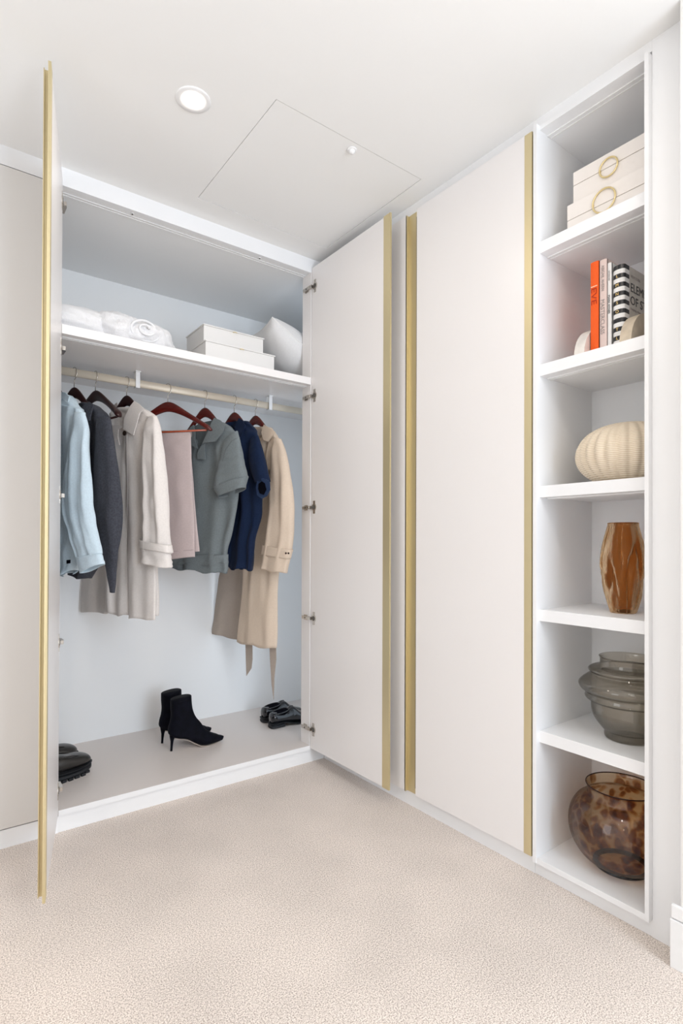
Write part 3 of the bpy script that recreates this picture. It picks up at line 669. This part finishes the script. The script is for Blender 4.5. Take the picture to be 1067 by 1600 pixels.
# tan trench coat
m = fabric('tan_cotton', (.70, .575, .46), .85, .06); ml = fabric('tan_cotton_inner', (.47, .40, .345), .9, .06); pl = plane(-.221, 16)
g = garment('trench_coat', 'tan trench coat with hanging belt ends, rightmost garment on the rail', 'coat', -.221)
drape('body', [(394, 668, 424, 668), (391, 678, 434, 682), (389, 700, 440, 700), (386, 770, 441, 770), (382, 840, 437, 850), (378, 920, 432, 930), (371, 1003, 430, 1014)], pl, m, g, .022, .0, amp=.008, freq=9, seed=21)
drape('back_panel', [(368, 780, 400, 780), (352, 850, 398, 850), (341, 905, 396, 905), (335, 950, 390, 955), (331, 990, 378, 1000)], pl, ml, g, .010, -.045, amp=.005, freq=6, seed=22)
drape('sleeve', [(428, 682, 439, 686, .012), (425, 710, 448, 712, .022), (424, 755, 455, 755, .028), (421, 805, 458.5, 800, .030), (415, 848, 456, 850, .030), (407.5, 888, 447, 896, .028)], pl, m, g, .025, .038, amp=.005, freq=12, seed=23)
drape('cuff_strap', [(412, 851, 456.5, 859), (410, 866, 452.5, 873.5)], pl, m, g, .033, .038, nr=6, amp=.001)
patch('collar', [(409, 676), (412.5, 663.5), (421, 668), (430.5, 675), (425, 683), (420, 690), (413, 688)], pl, m, g, .044, .004, .006)
patch('inner_neck', [(393, 670), (409, 671), (408, 680), (402, 684)], pl, ml, g, .032, .003, 0)
patch('storm_flap', [(420, 690), (426, 684), (434, 692), (430, 734.5), (419, 734), (416, 712)], pl, m, g, .034, .003, .002)
seam('flap_edge', [(419, 734.5), (430, 735)], pl, ml, g, .039, .0009)
patch('belt_end', [(383, 985), (394, 985), (394.5, 1030), (393, 1044), (385, 1056)], pl, ml, g, -.030, .003, 0)
patch('belt_end', [(420, 985), (431, 985), (431.5, 1030), (428.5, 1060), (427.5, 1093), (424.5, 1070), (422, 1030)], pl, ml, g, -.030, .003, 0)
for bx_ in (447, 451): button(bx_, 864.5, pl, .074, .0045, M['wooddk'], g)

# ------------------------------------------------------------------ things on the wardrobe's top shelf
Z = 1.817
def cushion(name, label, c, sx, sy, th, eul, m, mseam):
    t = thing(name, label, 'pillow', c, 'white pillows on the wardrobe shelf')
    R_ = Matrix.Rotation(radians(eul[2]), 3, 'Z') @ Matrix.Rotation(radians(eul[1]), 3, 'Y') @ Matrix.Rotation(radians(eul[0]), 3, 'X')
    n = 30; top = []; bot = []; O = Vector(c)
    def pt(u, v, s):
        pin = 1-.06*(1-u*u)*abs(v)**3; pin2 = 1-.06*(1-v*v)*abs(u)**3
        x = u*sx*pin2; y = v*sy*pin
        h_ = th*((1-u*u)*(1-v*v))**.45
        h_ += .006*noise.noise(Vector((u*3, v*3, s*2+sx*9)))*(1-max(abs(u), abs(v))**4)
        return O+R_ @ Vector((x, y, s*h_))
    mb = MB(); vs = []; fs = []
    for s in (1, -1):
        b0 = len(vs)
        for i in range(n+1):
            for j in range(n+1): vs.append(pt(-1+2*i/n, -1+2*j/n, s))
        for i in range(n):
            for j in range(n): fs.append((b0+i*(n+1)+j, b0+(i+1)*(n+1)+j, b0+(i+1)*(n+1)+j+1, b0+i*(n+1)+j+1))
    mb.add(vs, fs).build('cover', m, t, smooth=True)
    ed = [(-1+2*k/n, -1) for k in range(n)]+[(1, -1+2*k/n) for k in range(n)]+[(1-2*k/n, 1) for k in range(n)]+[(-1, 1-2*k/n) for k in range(n+1)]
    MB().tube([pt(u, v, 1) for u, v in ed], .0022, 6).build('piping', mseam, t, smooth=True)
    return t
M['pillow'] = fabric('pillow_cotton', (.76, .76, .765), .9, .04)
cushion('pillow', 'white pillow lying slanted on top of the other at shelf end', (-.005, .235, 1.957), .27, .175, .105, (0, 29, -4), M['pillow'], M['white'])
cushion('pillow', 'white pillow standing underneath the slanted one at shelf end', (.065, .46, 1.985), .215, .165, .075, (78, 0, 4), M['pillow'], M['white'])
def lidbox(x0, x1, y0, y1, z0, z1, label):
    t = thing('storage_box', label, 'box', ((x0+x1)/2, (y0+y1)/2, z0), 'white boxes on the wardrobe shelf')
    box('body', (x0+.002, y0+.002, z0), (x1-.002, y1-.002, z1-.005), M['white2'], t, bevel=.0015)
    box('lid', (x0-.002, y0-.003, z1-.0048), (x1+.002, y1+.002, z1), M['white2'], t, bevel=.001)
    xm = (x0+x1)/2-.0
    n = 10; MB().tube([(xm-.010+.02*k/n, y0-.004-.007*sin(pi*k/n), z1-.008) for k in range(n+1)], .0018, 6).build('pull_tab', M['brass'], t, smooth=True)
M['white2'] = mat('white_board', (.80, .785, .765), .6)
lidbox(-.572, -.226, .10, .345, Z, 1.919, 'larger lower white lidded box on the wardrobe top shelf')
lidbox(-.560, -.258, .150, .355, 1.919, 2.008, 'smaller upper white lidded box stacked on the wardrobe shelf')
# rolled bathrobe
M['towel'] = mat('terry', (.82, .82, .835), .95, bump=.9, bscale=260, sheen=.4)
c0 = Vector((-.955, .22, Z)); t = thing('bathrobe', 'rolled white towelling bathrobe at the left of the top shelf', 'bathrobe', c0)
def lump(cx_, cy_, rx, ry, hz, seed, ridges=0, rdir='x', n=72, k=36, pw=.8):
    rs = []
    for i in range(1, k):
        b_ = pi*i/k; ring = []
        for j in range(n):
            a = 2*pi*j/n
            x = -cos(b_); rr_ = sin(b_)**.75
            y = rr_*cos(a); zz = rr_*sin(a)
            P_ = Vector((x, y, zz))
            d_ = 1+.09*noise.noise(P_*2.1+Vector((seed, 0, 0)))+.045*noise.noise(P_*5+Vector((0, seed, 0)))
            if ridges: d_ += .075*(abs(sin(ridges*(x*1.6+.25*y+.18*zz)+seed+1.5*noise.noise(P_*2)))-.5)
            else: d_ += .04*abs(sin(9*(zz+.25*x+.3*noise.noise(P_*1.5))))
            zf = (zz*d_+.75)/1.75
            ring.append((cx_+rx*x*d_, cy_+ry*y*d_, Z+max(0, zf)*hz))
        rs.append(ring)
    return MB().rings(rs)
lump(-1.06, .22, .20, .15, .138, 3.1).build('folded_skirt', M['towel'], t, smooth=True)
lump(-.935, .215, .115, .165, .152, 5.5, 12).build('wrapped_middle', M['towel'], t, smooth=True)
lump(-.835, .205, .14, .155, .138, 8.2, 6).build('rolled_collar', M['towel'], t, smooth=True)
# spiral fold on the end of the roll
sp = []
for k in range(60):
    a = k*.22; r = .010+.0011*k*.8
    sp.append((-.845+r*cos(a)*1.1, .205-.160*math.sqrt(max(.05, 1-(r/.1)**2))-.004, Z+.070+r*sin(a)*.8))
MB().tube(sp, .0048, 8).build('spiral_fold', M['towel'], t, smooth=True)

# ------------------------------------------------------------------ shoes (profile lofts in the vertical plane heel -> toe)
M['suede'] = mat('black_suede', (.0035, .004, .009), .7, bump=.5, bscale=300, var=.5, vscale=40, spec=.12)
M['leather'] = mat('black_patent', (.006, .0065, .009), .14, coat=.6)
M['leather2'] = mat('dark_leather', (.022, .020, .018), .33, coat=.2)
M['rubber'] = mat('black_rubber', (.012, .013, .016), .65)
M['sole'] = mat('pale_sole', (.55, .46, .40), .6)
def loft(secs, O, dd, n=26, nr=50, caps=True):
    """secs: (x,z of one edge, x,z of other edge, half-width[, exponent]); dd heading heel->toe"""
    O = Vector(O); dd = Vector(dd).normalized(); sd = Vector((-dd.y, dd.x, 0)); rs = []
    for (x0, z0, x1, z1, hw_) in smoothp(secs, nr):
        c = O+dd*((x0+x1)/2)+Vector((0, 0, (z0+z1)/2)); w = (dd*(x1-x0)+Vector((0, 0, z1-z0)))/2
        rs.append([c+w*math.copysign(abs(cos(a))**.85, cos(a))+sd*hw_*math.copysign(abs(sin(a))**.85, sin(a)) for a in [2*pi*j/n for j in range(n)]])
    return MB().rings(rs, caps, caps)
def boot(O, dd, label):
    t = thing('ankle_boot', label, 'boot', O, 'pair of black suede heeled ankle boots')
    secs = [(.002, .232, .095, .244, .042), (.002, .20, .097, .212, .040), (.004, .165, .103, .176, .036), (.000, .135, .118, .140, .034), (-.008, .108, .142, .108, .033),
            (-.008, .082, .160, .080, .033), (.018, .060, .178, .064, .036), (.070, .046, .192, .054, .038), (.108, .022, .208, .046, .039), (.145, .004, .222, .040, .037), (.185, .003, .232, .034, .029), (.222, .005, .240, .032, .019), (.244, .008, .253, .026, .009)]
    MB_ = loft(secs, O, dd, caps=True); MB_.build('upper', M['suede'], t, smooth=True)
    D = Vector(dd).normalized(); sd = Vector((-D.y, D.x, 0)); O_ = Vector(O)
    rs = []
    for x, z_, r in [(.006, 0, .0052), (.007, .02, .0052), (.009, .045, .0072), (.010, .065, .012), (.020, .085, .024)]:
        rs.append([O_+D*(x+r*cos(a))+sd*r*sin(a)+Vector((0, 0, z_)) for a in [2*pi*j/14 for j in range(14)]])
    MB().rings(rs).build('heel', M['suede'], t, smooth=True)
    ss = [(.018, .056, .022, .060, .016), (.070, .042, .073, .046, .022), (.110, .018, .113, .022, .028), (.145, .001, .147, .005, .032), (.19, .0005, .192, .004, .026), (.235, .006, .236, .009, .010)]
    loft(ss, O, dd, 16, 24).build('sole', M['sole'], t, smooth=True)
    pts = [O_+D*(.048+.046*cos(a))+sd*.0425*sin(a)+Vector((0, 0, .232+.006*cos(a))) for a in [2*pi*k/30 for k in range(31)]]
    MB().tube(pts, .0012, 6, False).build('cuff_seam', M['suede'], t, smooth=True)
    return t
dd = Vector((.995, -.10, 0))
boot((-.640, .318, BZ), dd, 'nearer black suede stiletto ankle boot, pale sole edge showing')
boot((-.640, .440, BZ), Vector((.995, -.0, 0)), 'farther black suede stiletto ankle boot, against the wardrobe back')
def loafer(O, dd, label):
    t = thing('loafer', label, 'shoe', O, 'pair of polished black loafers')
    O_ = Vector(O)
    so_ = [(0, .0, 0, .020, .022), (.012, 0, .012, .021, .032), (.06, 0, .06, .022, .034), (.072, 0, .072, .022, .034)]
    loft(so_, O, dd, 24, 16).build('heel', M['rubber'], t, smooth=True)
    s2 = [(-.002, .021, -.002, .027, .022), (.012, .021, .012, .027, .034), (.07, .021, .07, .027, .036), (.11, .012, .11, .018, .037), (.16, .002, .16, .009, .047), (.22, .002, .22, .009, .045), (.262, .004, .262, .010, .022)]
    loft(s2, O, dd, 24, 40).build('sole', M['rubber'], t, smooth=True)
    up = [(.002, .027, .004, .074, .018), (.010, .026, .012, .079, .029), (.035, .025, .035, .076, .033), (.075, .024, .075, .072, .034), (.105, .018, .105, .084, .036), (.140, .010, .135, .092, .041), (.175, .008, .165, .070, .045), (.215, .008, .21, .048, .042), (.245, .009, .243, .036, .028), (.260, .012, .258, .024, .012)]
    loft(up, O, dd, 32, 60).build('upper', M['leather'], t, smooth=True)
    D = Vector(dd).normalized(); sd = Vector((-D.y, D.x, 0))
    pts = []
    for k in range(31):
        a = 2*pi*k/30; pts.append(O_+D*(.062+.052*cos(a))+sd*.030*sin(a)+Vector((0, 0, .077+.006*cos(a))))
    MB().tube(pts, .0030, 8, False).build('collar_rim', M['leather'], t, smooth=True)
    MB().rings([[O_+D*(.062+.050*cos(a)*q)+sd*.028*sin(a)*q+Vector((0, 0, .0785+.006*cos(a)*q)) for a in [2*pi*k/24 for k in range(24)]] for q in (1, .05)], False, True).build('inside_shade', M['dark'], t)  # near-black lid stands in for the shaded inside of the shoe
    MB().rings([[O_+D*(.128+.013*cos(a))+sd*(s_)+Vector((0, 0, .092-.9*abs(s_)+.004*sin(a))) for a in [2*pi*k/10 for k in range(10)]] for s_ in (-.043, -.028, -.012, 0, .012, .028, .043)]).build('strap', M['leather'], t, smooth=True)
    return t
loafer((-.118, .318, BZ), Vector((.96, .04, 0)), 'nearer glossy black loafer beside the right jamb')
loafer((-.105, .425, BZ), Vector((.97, .08, 0)), 'farther glossy black loafer, partly hidden by the nearer one')
def chunky(O, dd, label):
    t = thing('chunky_shoe', label, 'shoe', O, 'pair of chunky dark leather slip-on shoes')
    s2 = [(0, .002, 0, .034, .026), (.015, .002, .015, .034, .038), (.08, .002, .08, .032, .040), (.16, .002, .16, .030, .052), (.22, .003, .22, .030, .050), (.262, .006, .262, .032, .034), (.280, .012, .280, .030, .014)]
    loft(s2, O, dd, 24, 40).build('sole', M['rubber'], t, smooth=True)
    D = Vector(dd).normalized(); sd = Vector((-D.y, D.x, 0)); O_ = Vector(O)
    for k in range(9):      # lugs along both sides
        x = .03+.027*k; w_ = .037+.013*min(1, max(0, (x-.08)/.08)); w_ = w_ if x < .235 else w_*.72
        for s_ in (-1, 1):
            c = O_+D*x+sd*s_*w_
            q = [c+D*.009+sd*.004, c-D*.009+sd*.004, c-D*.009-sd*.004, c+D*.009-sd*.004]
            MB().prism([(p.x, p.y) for p in q], O_.z+.0002, O_.z+.010).build('lug', M['rubber'], t)
    loft([(-.001, .034, -.001, .040, .028), (.015, .034, .015, .041, .040), (.08, .032, .08, .039, .042), (.16, .030, .16, .037, .054), (.22, .030, .22, .037, .052), (.264, .032, .264, .039, .035), (.283, .034, .283, .039, .014)], O, dd, 24, 40).build('welt', M['rubber'], t, smooth=True)
    up = [(.004, .038, .006, .090, .022), (.018, .036, .020, .098, .033), (.05, .036, .05, .094, .036), (.10, .036, .10, .092, .038), (.15, .034, .145, .098, .046), (.19, .034, .185, .088, .049), (.235, .034, .230, .082, .046), (.262, .036, .258, .072, .034), (.277, .038, .274, .058, .016)]
    loft(up, O, dd, 32, 60).build('upper', M['leather2'], t, smooth=True)
    ap = [O_+D*(.262-.12*(1-cos(a)) if 0 else .155+.092*cos(a))+sd*.034*sin(a)+Vector((0, 0, .094-.030*max(0, cos(a))**1.5)) for a in [-pi*.55+pi*1.1*k/24 for k in range(25)]]
    MB().tube(ap, .0028, 8).build('apron_seam', M['leather2'], t, smooth=True)
    return t
dd = Vector((.93, .36, 0)).normalized()
tip = Vector((-.975, .335, BZ)); chunky(tip-dd*.285, dd, 'nearer chunky lug-soled dark shoe beside the left door')
tip = Vector((-1.000, .475, BZ)); chunky(tip-dd*.285, dd, 'farther chunky lug-soled dark shoe behind its pair')

for o in list(bpy.data.objects):
    if '_o' in o: del o['_o']
